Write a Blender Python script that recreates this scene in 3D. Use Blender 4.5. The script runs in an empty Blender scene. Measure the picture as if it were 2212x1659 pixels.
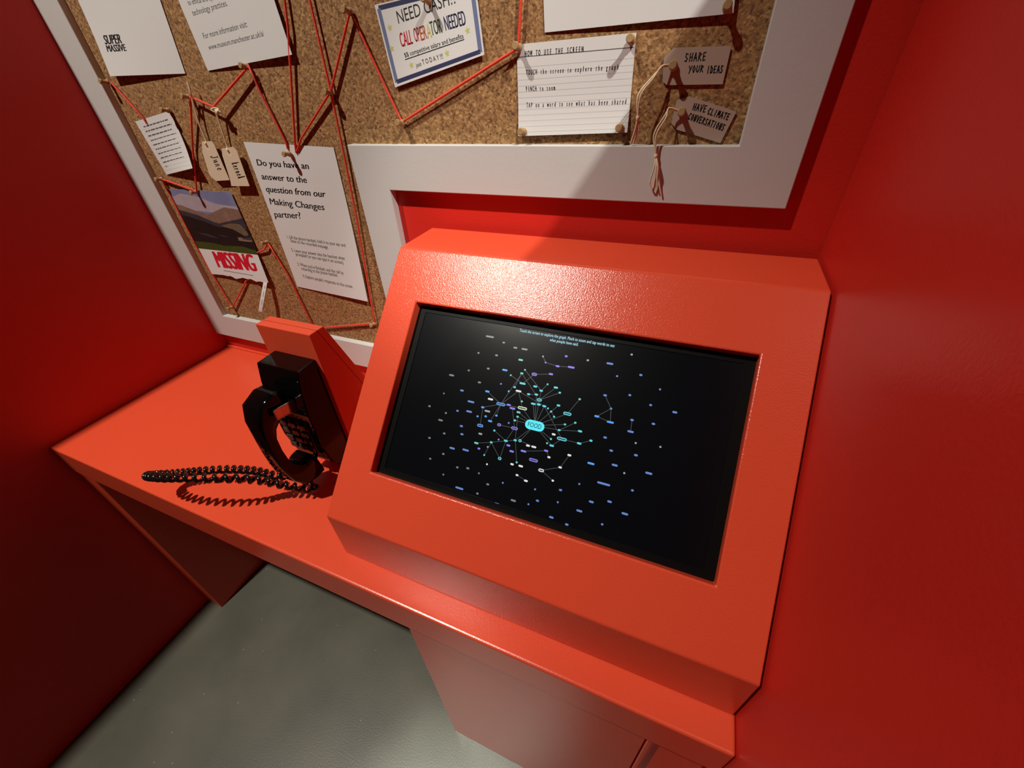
import bpy, bmesh, math, random
from mathutils import Vector, Matrix

S = bpy.context.scene
COL = S.collection
random.seed(7)

# ------------------------------------------------------------------ camera
FPX, CX, CY = 884.11, 1106.0, 829.5
CAM = Vector((1.2843, -0.6662, 0.6414))
RC = Matrix(((0.9228296495, 0.3823854988, -0.0465482400),
             (0.1961392530, -0.5704421542, -0.7975745303),
             (-0.3315340129, 0.7268954872, -0.6014217572)))   # world -> camera (x right, y down, z ahead)
cam_data = bpy.data.cameras.new('camera')
cam = bpy.data.objects.new('camera', cam_data)
COL.objects.link(cam)
r0, r1, r2 = Vector(RC[0]), -Vector(RC[1]), -Vector(RC[2])
cam.matrix_world = Matrix(((r0.x, r1.x, r2.x, CAM.x), (r0.y, r1.y, r2.y, CAM.y),
                           (r0.z, r1.z, r2.z, CAM.z), (0, 0, 0, 1)))
cam_data.sensor_fit = 'HORIZONTAL'
cam_data.sensor_width = 36.0
cam_data.lens = FPX / 2212 * 36.0
cam_data.clip_start = 0.01
S.camera = cam

# ------------------------------------------------------------------ view, world, lights
S.view_settings.view_transform = 'Standard'
S.view_settings.look = 'None'
S.view_settings.gamma = 1.0
S.view_settings.use_curve_mapping = False
S.view_settings.exposure = 0.0

world = bpy.data.worlds.new('gallery_gloom')
S.world = world
world.use_nodes = True
world.node_tree.nodes['Background'].inputs[0].default_value = (1.0, 0.86, 0.74, 1)
world.node_tree.nodes['Background'].inputs[1].default_value = 0.008


def spot(name, loc, target, watts, angle, blend, radius, color):
    d = bpy.data.lights.new(name, 'SPOT')
    d.energy = watts
    d.spot_size = math.radians(angle)
    d.spot_blend = blend
    d.shadow_soft_size = radius
    d.color = color
    o = bpy.data.objects.new(name, d)
    COL.objects.link(o)
    o.location = loc
    o.rotation_euler = (Vector(target) - Vector(loc)).to_track_quat('-Z', 'Y').to_euler()
    return o


KEY = (-0.04, -1.27, 3.0)
spot('track_light_key', KEY, (0.50, -0.30, 0.0), 400, 57, 1.0, 0.035, (1.0, 0.93, 0.82))
spot('track_light_side', (2.82, -1.28, 3.0), (1.27, -0.02, 0.66), 440, 15.5, 0.55, 0.035, (1.0, 0.95, 0.86))
spot('added_floor_pool_spot', (1.30, -0.85, 3.0), (1.03, -0.64, -0.75), 620, 9, 1.0, 0.05, (0.92, 1.0, 0.90))  # added spot for the bright pool on the floor; no lamp traced there

# ------------------------------------------------------------------ materials
def nodes_of(name):
    m = bpy.data.materials.new(name)
    m.use_nodes = True
    return m, m.node_tree, m.node_tree.nodes['Principled BSDF']


def mat(name, col, rough=0.5, metal=0.0, spec=0.5, bump=0.0, scale=100.0, var=0.0, vscale=8.0, coat=0.0,
        detail=2.0, dist=0.002):
    m, t, b = nodes_of(name)
    c = (col[0], col[1], col[2], 1)
    b.inputs['Base Color'].default_value = c
    b.inputs['Roughness'].default_value = rough
    b.inputs['Metallic'].default_value = metal
    b.inputs['Specular IOR Level'].default_value = spec
    if coat:
        b.inputs['Coat Weight'].default_value = coat
        b.inputs['Coat Roughness'].default_value = 0.12
    tc = t.nodes.new('ShaderNodeTexCoord')
    n2 = t.nodes.new('ShaderNodeTexNoise')
    n2.inputs['Scale'].default_value = vscale
    n2.inputs['Detail'].default_value = 3
    t.links.new(tc.outputs['Object'], n2.inputs['Vector'])
    mx = t.nodes.new('ShaderNodeMix')
    mx.data_type = 'RGBA'
    mx.inputs[6].default_value = tuple(v * (1 - var) for v in col) + (1,)
    mx.inputs[7].default_value = tuple(min(1, v * (1 + var)) for v in col) + (1,)
    t.links.new(n2.outputs['Fac'], mx.inputs[0])
    t.links.new(mx.outputs[2], b.inputs['Base Color'])
    if bump:
        n = t.nodes.new('ShaderNodeTexNoise')
        n.inputs['Scale'].default_value = scale
        n.inputs['Detail'].default_value = detail
        t.links.new(tc.outputs['Object'], n.inputs['Vector'])
        bp = t.nodes.new('ShaderNodeBump')
        bp.inputs['Strength'].default_value = bump
        bp.inputs['Distance'].default_value = dist
        t.links.new(n.outputs['Fac'], bp.inputs['Height'])
        t.links.new(bp.outputs['Normal'], b.inputs['Normal'])
    return m


M = {}
M['wall'] = mat('bounce_reddened_wall_paint', (0.56, 0.021, 0.013), spec=0.30, rough=0.42, bump=0.12, scale=260, var=0.03)  # same paint as the desk; deep red of the bounce light put into the colour
M['paint'] = mat('orange_red_gloss_paint', (0.70, 0.076, 0.031), rough=0.28, bump=0.10, scale=330, var=0.02)
M['housing'] = mat('orange_red_orange_peel_paint', (0.68, 0.073, 0.031), rough=0.22, spec=0.45, bump=0.21, scale=600, var=0.02, dist=0.0016)
M['white'] = mat('white_eggshell_paint', (0.53, 0.53, 0.515), rough=0.5, bump=0.06, scale=200, var=0.01)
M['paper'] = mat('white_paper', (0.64, 0.64, 0.63), rough=0.75, var=0.01)
M['ink'] = mat('black_ink', (0.012, 0.012, 0.014), rough=0.6)
M['grey_ink'] = mat('grey_ink', (0.10, 0.10, 0.10), rough=0.6)
M['faint_line'] = mat('faint_ruled_line', (0.48, 0.48, 0.50), rough=0.7)
M['red_ink'] = mat('red_ink', (0.55, 0.004, 0.02), rough=0.6)
M['navy_ink'] = mat('slate_blue_ink', (0.13, 0.16, 0.30), rough=0.6)
M['navy_dark'] = mat('navy_ink', (0.03, 0.035, 0.10), rough=0.6)
M['orange_ink'] = mat('orange_ink', (0.60, 0.14, 0.05), rough=0.6)
M['yellow_ink'] = mat('yellow_ink', (0.62, 0.52, 0.16), rough=0.6)
M['green_ink'] = mat('green_ink', (0.08, 0.17, 0.07), rough=0.6)
M['star_ink'] = mat('olive_star_ink', (0.48, 0.50, 0.12), rough=0.6)
M['manila'] = mat('manila_card', (0.62, 0.50, 0.36), rough=0.75, var=0.04, vscale=60)
M['manila_ring'] = mat('pale_reinforcing_ring', (0.72, 0.60, 0.45), rough=0.7)
M['buff'] = mat('dimmed_buff_card', (0.38, 0.28, 0.22), rough=0.75, var=0.03, vscale=60)  # card darkened: the dim light at the board's right is in its colour
M['thread'] = mat('red_thread', (0.72, 0.055, 0.025), rough=0.7, bump=0.5, scale=900)
M['twine'] = mat('cream_twine', (0.72, 0.56, 0.38), rough=0.8, bump=0.5, scale=1200)
M['pin'] = mat('pale_wood_pin', (0.33, 0.20, 0.085), rough=0.5, var=0.12, vscale=120)
M['steel'] = mat('pin_steel', (0.6, 0.6, 0.6), rough=0.25, metal=1.0)
M['black'] = mat('black_gloss_plastic', (0.002, 0.002, 0.002), rough=0.07, spec=0.30)
M['cordblack'] = mat('black_cord_plastic', (0.008, 0.007, 0.007), rough=0.16)
M['keys'] = mat('worn_dark_keys', (0.05, 0.045, 0.04), rough=0.18, spec=0.8, bump=0.5, scale=90, dist=0.004)
M['chrome'] = mat('chrome', (0.75, 0.73, 0.72), rough=0.12, metal=1.0)
M['bezel'] = mat('black_monitor_bezel', (0.004, 0.004, 0.004), rough=0.4, spec=0.08)
M['gap'] = mat('dark_gap', (0.02, 0.004, 0.004), rough=0.7)

# cork
m, t, b = nodes_of('cork')
tc = t.nodes.new('ShaderNodeTexCoord')
v1 = t.nodes.new('ShaderNodeTexVoronoi'); v1.inputs['Scale'].default_value = 330
n1 = t.nodes.new('ShaderNodeTexNoise'); n1.inputs['Scale'].default_value = 210; n1.inputs['Detail'].default_value = 5
n3 = t.nodes.new('ShaderNodeTexNoise'); n3.inputs['Scale'].default_value = 90
for q in (v1, n1, n3):
    t.links.new(tc.outputs['Object'], q.inputs['Vector'])
sep = t.nodes.new('ShaderNodeSeparateColor')
t.links.new(v1.outputs['Color'], sep.inputs[0])
r1_ = t.nodes.new('ShaderNodeValToRGB')
e = r1_.color_ramp.elements
e[0].position = 0.0; e[0].color = (0.13, 0.060, 0.020, 1)
e[1].position = 1.0; e[1].color = (0.46, 0.27, 0.11, 1)
for pos, c in ((0.10, (0.22, 0.105, 0.036, 1)), (0.5, (0.30, 0.155, 0.054, 1)), (0.85, (0.37, 0.205, 0.078, 1))):
    q = e.new(pos); q.color = c
t.links.new(sep.outputs[0], r1_.inputs[0])
r2_ = t.nodes.new('ShaderNodeValToRGB')
e = r2_.color_ramp.elements
e[0].position = 0.30; e[0].color = (0.30, 0.22, 0.16, 1)
e[1].position = 0.46; e[1].color = (1, 1, 1, 1)
t.links.new(n1.outputs['Fac'], r2_.inputs[0])
mx = t.nodes.new('ShaderNodeMix'); mx.data_type = 'RGBA'; mx.blend_type = 'MULTIPLY'; mx.inputs[0].default_value = 0.85
t.links.new(r1_.outputs[0], mx.inputs[6]); t.links.new(r2_.outputs[0], mx.inputs[7])
t.links.new(mx.outputs[2], b.inputs['Base Color'])
b.inputs['Roughness'].default_value = 0.85
bp = t.nodes.new('ShaderNodeBump'); bp.inputs['Strength'].default_value = 0.6; bp.inputs['Distance'].default_value = 0.002
t.links.new(n1.outputs['Fac'], bp.inputs['Height']); t.links.new(bp.outputs['Normal'], b.inputs['Normal'])
M['cork'] = m

# floor: worn grey-green sheet vinyl with specks and scuffs
m, t, b = nodes_of('grey_green_floor')
tc = t.nodes.new('ShaderNodeTexCoord')
n1 = t.nodes.new('ShaderNodeTexNoise'); n1.inputs['Scale'].default_value = 5; n1.inputs['Detail'].default_value = 6
n2 = t.nodes.new('ShaderNodeTexVoronoi'); n2.inputs['Scale'].default_value = 22
n3 = t.nodes.new('ShaderNodeTexNoise'); n3.inputs['Scale'].default_value = 260; n3.inputs['Detail'].default_value = 2
for q in (n1, n2, n3):
    t.links.new(tc.outputs['Object'], q.inputs['Vector'])
rr = t.nodes.new('ShaderNodeValToRGB')
e = rr.color_ramp.elements
e[0].position = 0.3; e[0].color = (0.086, 0.086, 0.066, 1)
e[1].position = 0.7; e[1].color = (0.128, 0.128, 0.098, 1)
t.links.new(n1.outputs['Fac'], rr.inputs[0])
sp = t.nodes.new('ShaderNodeValToRGB')
sp.color_ramp.elements[0].position = 0.035; sp.color_ramp.elements[0].color = (1, 1, 1, 1)
sp.color_ramp.elements[1].position = 0.05; sp.color_ramp.elements[1].color = (0, 0, 0, 1)
t.links.new(n2.outputs['Distance'], sp.inputs[0])
mx = t.nodes.new('ShaderNodeMix'); mx.data_type = 'RGBA'
mx.inputs[7].default_value = (0.36, 0.35, 0.30, 1)
ml = t.nodes.new('ShaderNodeMath'); ml.operation = 'MULTIPLY'; ml.inputs[1].default_value = 0.5
t.links.new(sp.outputs[0], ml.inputs[0])
t.links.new(ml.outputs[0], mx.inputs[0]); t.links.new(rr.outputs[0], mx.inputs[6])
t.links.new(mx.outputs[2], b.inputs['Base Color'])
b.inputs['Roughness'].default_value = 0.38
bp = t.nodes.new('ShaderNodeBump'); bp.inputs['Strength'].default_value = 0.12; bp.inputs['Distance'].default_value = 0.002
t.links.new(n3.outputs['Fac'], bp.inputs['Height']); t.links.new(bp.outputs['Normal'], b.inputs['Normal'])
M['floor'] = m

# screen glass: black panel with a satin anti-glare surface
m, t, b = nodes_of('black_screen_glass')
b.inputs['Base Color'].default_value = (0.0025, 0.003, 0.004, 1)
b.inputs['Roughness'].default_value = 0.24
b.inputs['Specular IOR Level'].default_value = 0.17
b.inputs['Emission Color'].default_value = (0.10, 0.14, 0.30, 1)
b.inputs['Emission Strength'].default_value = 0.002
M['screen'] = m


def glow(name, col, k):
    m, t, b = nodes_of(name)
    b.inputs['Base Color'].default_value = (0.01, 0.01, 0.01, 1)
    b.inputs['Emission Color'].default_value = (col[0], col[1], col[2], 1)
    b.inputs['Emission Strength'].default_value = k
    b.inputs['Roughness'].default_value = 0.4
    return m


GL = {'g': glow('grey_word', (0.30, 0.32, 0.33), 0.55), 'w': glow('white_word', (0.85, 0.85, 0.80), 0.85),
      'd': glow('dim_white_word', (0.50, 0.50, 0.55), 0.6), 't': glow('teal_word', (0.16, 0.75, 0.62), 0.75),
      'c': glow('cyan_word', (0.10, 0.72, 0.80), 0.85), 'b': glow('blue_word', (0.16, 0.30, 0.75), 0.7),
      'B': glow('bright_blue_word', (0.09, 0.36, 0.95), 0.85), 'v': glow('violet_word', (0.26, 0.20, 0.90), 0.85),
      'y': glow('pale_yellow_word', (0.75, 0.85, 0.55), 0.85), 'l': glow('grey_link', (0.20, 0.25, 0.27), 0.30),
      'F': glow('bright_cyan_pill', (0.07, 0.80, 0.90), 1.0), 'k': glow('dark_pill_text', (0.01, 0.06, 0.09), 0.2),
      'T': glow('caption_text', (0.40, 0.75, 0.90), 0.9), 'n': glow('dark_word_core', (0.02, 0.04, 0.12), 0.3)}

# ------------------------------------------------------------------ helpers
def ray(px):
    d = Vector(((px[0] - CX) / FPX, (px[1] - CY) / FPX, 1.0))
    return RC.transposed() @ d


def at(px, y):
    """the point of the plane Y = y that is seen at a pixel of the photograph"""
    d = ray(px)
    return CAM + d * ((y - CAM.y) / d.y)


class MB:
    def __init__(s):
        s.v, s.f, s.mi, s.sm = [], [], [], []

    def add(s, vs, fs, mi=0, smooth=False):
        o = len(s.v)
        s.v += [tuple(v) for v in vs]
        for f in fs:
            s.f.append(tuple(i + o for i in f)); s.mi.append(mi); s.sm.append(smooth)

    def box(s, x0, x1, y0, y1, z0, z1, mi=0):
        vs = [(x, y, z) for z in (z0, z1) for y in (y0, y1) for x in (x0, x1)]
        s.add(vs, [(0, 2, 3, 1), (4, 5, 7, 6), (0, 1, 5, 4), (2, 6, 7, 3), (0, 4, 6, 2), (1, 3, 7, 5)], mi)

    def prism(s, prof, x0, x1, mi=0):
        """profile of (y, z) points swept along X"""
        n = len(prof)
        vs = [(x0, y, z) for y, z in prof] + [(x1, y, z) for y, z in prof]
        fs = [tuple(range(n)), tuple(range(2 * n - 1, n - 1, -1))]
        fs += [(i, n + i, n + (i + 1) % n, (i + 1) % n) for i in range(n)]
        s.add(vs, fs, mi)

    def tube(s, pts, r, seg=8, mi=0, taper=None):
        pts = [Vector(p) for p in pts]
        n = len(pts)
        t0 = (pts[1] - pts[0]).normalized()
        up = Vector((0, 0, 1)) if abs(t0.z) < 0.9 else Vector((1, 0, 0))
        nrm = (up - t0 * up.dot(t0)).normalized()
        vs = []
        for i, p in enumerate(pts):
            a = pts[max(0, i - 1)]; c = pts[min(n - 1, i + 1)]
            tg = (c - a).normalized()
            nrm = (nrm - tg * nrm.dot(tg)).normalized()
            bi = tg.cross(nrm)
            rr = r * (taper[i] if taper else 1)
            for k in range(seg):
                th = 2 * math.pi * k / seg
                vs.append(p + (nrm * math.cos(th) + bi * math.sin(th)) * rr)
        fs = [(i * seg + k, i * seg + (k + 1) % seg, (i + 1) * seg + (k + 1) % seg, (i + 1) * seg + k)
              for i in range(n - 1) for k in range(seg)]
        s.add(vs, fs, mi, True)
        s.add(vs[:seg], [tuple(range(seg - 1, -1, -1))], mi)
        s.add(vs[-seg:], [tuple(range(seg))], mi)

    def lathe(s, base, axis, prof, seg=16, mi=0):
        """profile of (distance along axis, radius)"""
        ax = Vector(axis).normalized()
        u = ax.orthogonal().normalized(); w = ax.cross(u)
        vs = []
        for d, r in prof:
            for k in range(seg):
                th = 2 * math.pi * k / seg
                vs.append(Vector(base) + ax * d + (u * math.cos(th) + w * math.sin(th)) * r)
        n = len(prof)
        fs = [(i * seg + k, i * seg + (k + 1) % seg, (i + 1) * seg + (k + 1) % seg, (i + 1) * seg + k)
              for i in range(n - 1) for k in range(seg)]
        s.add(vs, fs, mi, True)
        s.add(vs[:seg], [tuple(range(seg - 1, -1, -1))], mi)
        s.add(vs[-seg:], [tuple(range(seg))], mi)

    def build(s, name, mats, parent=None, bevel=0.0, seg=2, recalc=True):
        me = bpy.data.meshes.new(name)
        me.from_pydata(s.v, [], s.f)
        for m_ in (mats if isinstance(mats, (list, tuple)) else [mats]):
            me.materials.append(m_)
        for p, mi, sm in zip(me.polygons, s.mi, s.sm):
            p.material_index = mi
            p.use_smooth = sm
        if recalc:
            bm = bmesh.new(); bm.from_mesh(me)
            bmesh.ops.recalc_face_normals(bm, faces=bm.faces)
            bm.to_mesh(me); bm.free()
        o = bpy.data.objects.new(name, me)
        COL.objects.link(o)
        if parent:
            o.parent = parent
            o.matrix_parent_inverse = Matrix.Translation(-parent.location)
        if bevel:
            md = o.modifiers.new('bevel', 'BEVEL')
            md.width = bevel; md.segments = seg; md.limit_method = 'ANGLE'; md.angle_limit = math.radians(40)
        return o


def thing(name, label, cat, loc, group=None):
    o = bpy.data.objects.new(name, None)
    COL.objects.link(o)
    o.empty_display_size = 0.05
    o.location = loc
    o['label'] = label; o['category'] = cat
    if group:
        o['group'] = group
    return o


def tag(o, label, cat, group=None):
    o['label'] = label; o['category'] = cat
    if group:
        o['group'] = group
    return o


def struct(o):
    o['kind'] = 'structure'
    return o


def catmull(ctrl, n):
    P = [Vector(c) for c in ctrl]
    P = [P[0] * 2 - P[1]] + P + [P[-1] * 2 - P[-2]]
    out = []
    for i in range(1, len(P) - 2):
        a, b_, c, d = P[i - 1], P[i], P[i + 1], P[i + 2]
        for k in range(n):
            u = k / n
            out.append(0.5 * ((2 * b_) + (c - a) * u + (2 * a - 5 * b_ + 4 * c - d) * u * u + (3 * b_ - a - 3 * c + d) * u ** 3))
    out.append(P[-2].copy())
    return out


# text outlines -> flat faces, cached per string
def text_faces(string):
    cu = bpy.data.curves.new('txt', 'FONT')
    cu.body = string
    cu.size = 1.0
    cu.resolution_u = 3
    ob = bpy.data.objects.new('txt', cu)
    COL.objects.link(ob)
    dg = bpy.context.evaluated_depsgraph_get()
    me = ob.evaluated_get(dg).to_mesh()
    vs = [v.co.copy() for v in me.vertices]
    fs = [tuple(p.vertices) for p in me.polygons]
    ob.evaluated_get(dg).to_mesh_clear()
    bpy.data.objects.remove(ob)
    bpy.data.curves.remove(cu)
    return vs, fs


def put_text(mb, string, P0, P1, up, surf, mi, bold=0.0, mono=False):
    """string set on the base line P0-P1 with capitals as tall as the vector up; surf() lays it on its sheet"""
    P0, P1, up = Vector(P0), Vector(P1), Vector(up)
    if mono:
        n = len(string)
        for i, ch in enumerate(string):
            if ch == ' ':
                continue
            vs, fs = text_faces(ch)
            if not vs:
                continue
            xs = [v.x for v in vs]; x0, x1 = min(xs), max(xs)
            w = min(0.80, max(0.16, (x1 - x0) * 0.95))
            a = i + 0.5
            for dx in (-bold, 0.0, bold):
                mb.add([surf(P0 + (P1 - P0) * ((a + dx + ((v.x - x0) / max(1e-6, x1 - x0) - 0.5) * w) / n) + up * (v.y / 0.66)) for v in vs], fs, mi)
        return
    vs, fs = text_faces(string)
    xs = [v.x for v in vs]; x0, x1 = min(xs), max(xs)
    for dx in ((-bold, 0.0, bold) if bold else (0.0,)):      # heavier weights: the outline struck three times
        mb.add([surf(P0 + (P1 - P0) * ((v.x + dx - x0) / (x1 - x0)) + up * (v.y / 0.66)) for v in vs], fs, mi)


STROKES = {
    'A': [[(0, 0), (.45, 1), (.8, 0)], [(.15, .4), (.75, .35)]], 'C': [[(.8, .85), (.4, 1), (.05, .5), (.35, 0), (.8, .15)]],
    'D': [[(.1, 0), (.15, 1), (.75, .6), (.6, .1), (.1, 0)]], 'E': [[(.75, 1), (.15, .95), (.1, 0), (.7, .05)], [(.12, .5), (.6, .52)]],
    'H': [[(.1, 0), (.2, 1)], [(.7, 0), (.85, 1)], [(.1, .5), (.8, .5)]], 'I': [[(.3, 0), (.45, 1)]],
    'L': [[(.2, 1), (.1, 0), (.7, .05)]], 'M': [[(0, 0), (.2, 1), (.45, .4), (.75, 1), (.85, 0)]],
    'N': [[(.05, 0), (.2, 1), (.6, 0), (.85, 1)]], 'O': [[(.4, 1), (.05, .5), (.35, 0), (.8, .5), (.4, 1)]],
    'R': [[(.05, 0), (.2, 1), (.75, .8), (.2, .5), (.8, 0)]], 'S': [[(.8, .9), (.3, 1), (.2, .6), (.65, .35), (.4, 0), (0, .1)]],
    'T': [[(0, .95), (.9, 1)], [(.4, 0), (.5, 1)]], 'U': [[(.1, 1), (.05, .2), (.4, 0), (.75, .3), (.85, 1)]],
    'V': [[(.1, 1), (.35, 0), (.95, 1.1)]], 'Y': [[(.05, 1), (.4, .5)], [(.9, 1), (.2, -.1)]],
    'j': [[(.6, 1), (.5, .1), (.1, -.1), (.1, .2)], [(.2, 1), (.9, 1)]], 'u': [[(.1, .6), (.1, .1), (.5, .1), (.6, .6), (.7, 0)]],
    'n': [[(.1, 0), (.15, .6), (.5, .6), (.6, 0)]], 'e': [[(.1, .3), (.6, .4), (.4, .65), (.1, .3), (.3, 0), (.7, .15)]],
    'k': [[(.1, 0), (.3, 1.2)], [(.7, .8), (.2, .4), (.7, 0)]], 'r': [[(.1, 0), (.15, .6), (.2, .4), (.6, .6)]],
    'l': [[(.1, 0), (.3, 1.2), (.5, 0)]],
}


def put_script(mb, string, P0, P1, up, surf, mi, w):
    """felt-pen lettering"""
    P0, P1, up = Vector(P0), Vector(P1), Vector(up)
    n = len(string); ln = (P1 - P0).length; cw = ln / n; hh = up.length
    for i, ch in enumerate(string):
        for st in STROKES.get(ch, []):
            pts = [((i + 0.1 + 0.8 * x) * cw, y * hh) for x, y in st]
            for (ax, ay), (bx, by) in zip(pts[:-1], pts[1:]):
                dx, dy = bx - ax, by - ay
                L = max(1e-6, math.hypot(dx, dy))
                px_, py_ = -dy / L * w / 2, dx / L * w / 2
                ex, ey = dx / L * w * 0.4, dy / L * w * 0.4
                q = [(ax + px_ - ex, ay + py_ - ey), (ax - px_ - ex, ay - py_ - ey), (bx - px_ + ex, by - py_ + ey), (bx + px_ + ex, by + py_ + ey)]
                mb.add([surf(P0 + (P1 - P0) * (a / ln) + up * (b_ / hh)) for a, b_ in q], [(0, 1, 2, 3)], mi)


# ------------------------------------------------------------------ the setting: alcove and floor
W, D, ZF, TOP = 1.452, 0.4697, -0.75, 1.0
mb = MB(); mb.box(-2.6, 4.2, -4.2, 0.6, ZF - 0.04, ZF); struct(mb.build('floor', M['floor']))
mb = MB(); mb.box(-0.06, W + 0.06, 0.004, 0.06, ZF, 1.45); struct(mb.build('wall_back', M['wall']))
mb = MB(); mb.box(-0.06, 0.0, -1.20, 0.004, ZF, TOP); struct(mb.build('wall_left', M['wall'], bevel=0.002))
mb = MB(); mb.box(W, W + 0.06, -1.20, 0.004, ZF, TOP); struct(mb.build('wall_right', M['wall'], bevel=0.002))
mb = MB(); mb.box(0.0, W, -0.004, 0.004, 0.0, 0.006); struct(mb.build('trim_1', M['paint'], bevel=0.002))

# ------------------------------------------------------------------ desk
TF = 0.0829
desk = thing('built_in_desk', 'glossy orange-red built-in desk spanning the alcove under the cork board', 'desk', (W / 2, -D / 2, ZF))
mb = MB(); mb.box(0.0005, W - 0.0005, -D, 0.003, -TF, 0.0); mb.build('worktop', M['paint'], desk, bevel=0.004, seg=3)
mb = MB(); mb.box(0.0005, 0.0666, -0.4660, -0.02, ZF, -TF); mb.build('side_panel', M['paint'], desk, bevel=0.002)
mb = MB(); mb.box(0.9618, 1.3665, -0.4571, -0.437, ZF, -TF); mb.build('front_panel', M['paint'], desk, bevel=0.0015)
mb = MB(); mb.box(1.3685, 1.3772, -0.4571, -0.437, ZF, -TF); mb.build('door_stile', M['paint'], desk, bevel=0.002)
mb = MB(); mb.box(1.3785, W - 0.001, -0.449, -0.437, ZF + 0.01, -TF - 0.006); mb.build('cupboard_door', M['paint'], desk, bevel=0.003)
mb = MB(); mb.box(0.9668, W - 0.001, -0.4365, -0.02, ZF, -TF); mb.build('cupboard_carcass', M['paint'], desk)

# ------------------------------------------------------------------ touchscreen kiosk
XK, XR = 0.8442, 1.4488
Q0, Q1, Q2, Q3 = (-0.0131, 0.4258), (-0.116, 0.4237), (-0.430, 0.1045), (-0.429, 0.0)
su = Vector((0, Q1[0] - Q2[0], Q1[1] - Q2[1])); SL = su.length; su.normalize()
nrm = Vector((0, -su.z, su.y))          # outward normal of the sloping face


def face(x, s, d=0.0):
    return Vector((x, Q2[0], Q2[1])) + su * s + nrm * d


OX0, OX1, OS0, OS1, RD = 0.9018, 1.3895, 0.0862, 0.3600, 0.0145
kiosk = thing('touchscreen_kiosk', 'orange-red sloping touchscreen housing on the desk against the right wall', 'kiosk', ((XK + XR) / 2, -0.22, 0.0))
mb = MB()
ring_o = [face(XK, 0), face(XR, 0), face(XR, SL), face(XK, SL)]
ring_i = [face(OX0, OS0), face(OX1, OS0), face(OX1, OS1), face(OX0, OS1)]
ring_b = [v - nrm * (RD + 0.012) for v in ring_i]
vs = ring_o + ring_i + ring_b
fs = [(i, (i + 1) % 4, 4 + (i + 1) % 4, 4 + i) for i in range(4)] + [(4 + i, 4 + (i + 1) % 4, 8 + (i + 1) % 4, 8 + i) for i in range(4)]
fs.append((8, 9, 10, 11))
o = len(vs)
prof = [Q0, Q1, Q2, Q3, (-0.0131, 0.0)]
for x in (XK, XR):
    vs += [Vector((x, y, z)) for y, z in prof]
fs += [(o, o + 1, o + 2, o + 3, o + 4), (o + 9, o + 8, o + 7, o + 6, o + 5)]
fs += [(o + i, o + 5 + i, o + 5 + (i + 1) % 5, o + (i + 1) % 5) for i in (0, 2, 3, 4)]
mb.add(vs, fs)
hous = mb.build('housing', M['housing'], kiosk, recalc=False)
bm = bmesh.new(); bm.from_mesh(hous.data)
bmesh.ops.remove_doubles(bm, verts=bm.verts, dist=1e-5)
bmesh.ops.recalc_face_normals(bm, faces=bm.faces)
bm.to_mesh(hous.data); bm.free()
md = hous.modifiers.new('bevel', 'BEVEL'); md.width = 0.0022; md.segments = 3; md.limit_method = 'ANGLE'; md.angle_limit = math.radians(30)

BZ = 0.013
mb = MB()
for (xa, xb, sa, sb) in ((OX0 + .0004, OX0 + BZ, OS0 + .0004, OS1 - .0004), (OX1 - BZ, OX1 - .0004, OS0 + .0004, OS1 - .0004),
                         (OX0 + BZ, OX1 - BZ, OS0 + .0004, OS0 + 0.010), (OX0 + BZ, OX1 - BZ, OS1 - 0.010, OS1 - .0004)):
    q = [face(xa, sa, -RD - 0.003), face(xb, sa, -RD - 0.003), face(xb, sb, -RD - 0.003), face(xa, sb, -RD - 0.003)]
    q2 = [v + nrm * 0.003 for v in q]
    mb.add(q + q2, [(3, 2, 1, 0), (4, 5, 6, 7), (0, 1, 5, 4), (1, 2, 6, 5), (2, 3, 7, 6), (3, 0, 4, 7)])
mb.build('bezel', M['bezel'], kiosk)
SD = -RD - 0.0012
mb = MB()
q = [face(OX0 + .004, OS0 + .004, SD - .006), face(OX1 - .004, OS0 + .004, SD - .006), face(OX1 - .004, OS1 - .004, SD - .006), face(OX0 + .004, OS1 - .004, SD - .006)]
q2 = [v + nrm * 0.006 for v in q]
mb.add(q + q2, [(3, 2, 1, 0), (4, 5, 6, 7), (0, 1, 5, 4), (1, 2, 6, 5), (2, 3, 7, 6), (3, 0, 4, 7)])
screen = mb.build('screen', M['screen'], kiosk)


def scr(px):
    """the point of the screen glass seen at a pixel, as (x, s)"""
    d = ray(px)
    p0 = face(0, 0, SD)
    P = CAM + d * ((p0 - CAM).dot(nrm) / d.dot(nrm))
    return P.x, (P - p0).dot(su)


def zs(c):     # measuring grid over the screen -> pixel
    return (800 + c[0] * 0.39783, 640 + c[1] * 0.39783)


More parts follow.
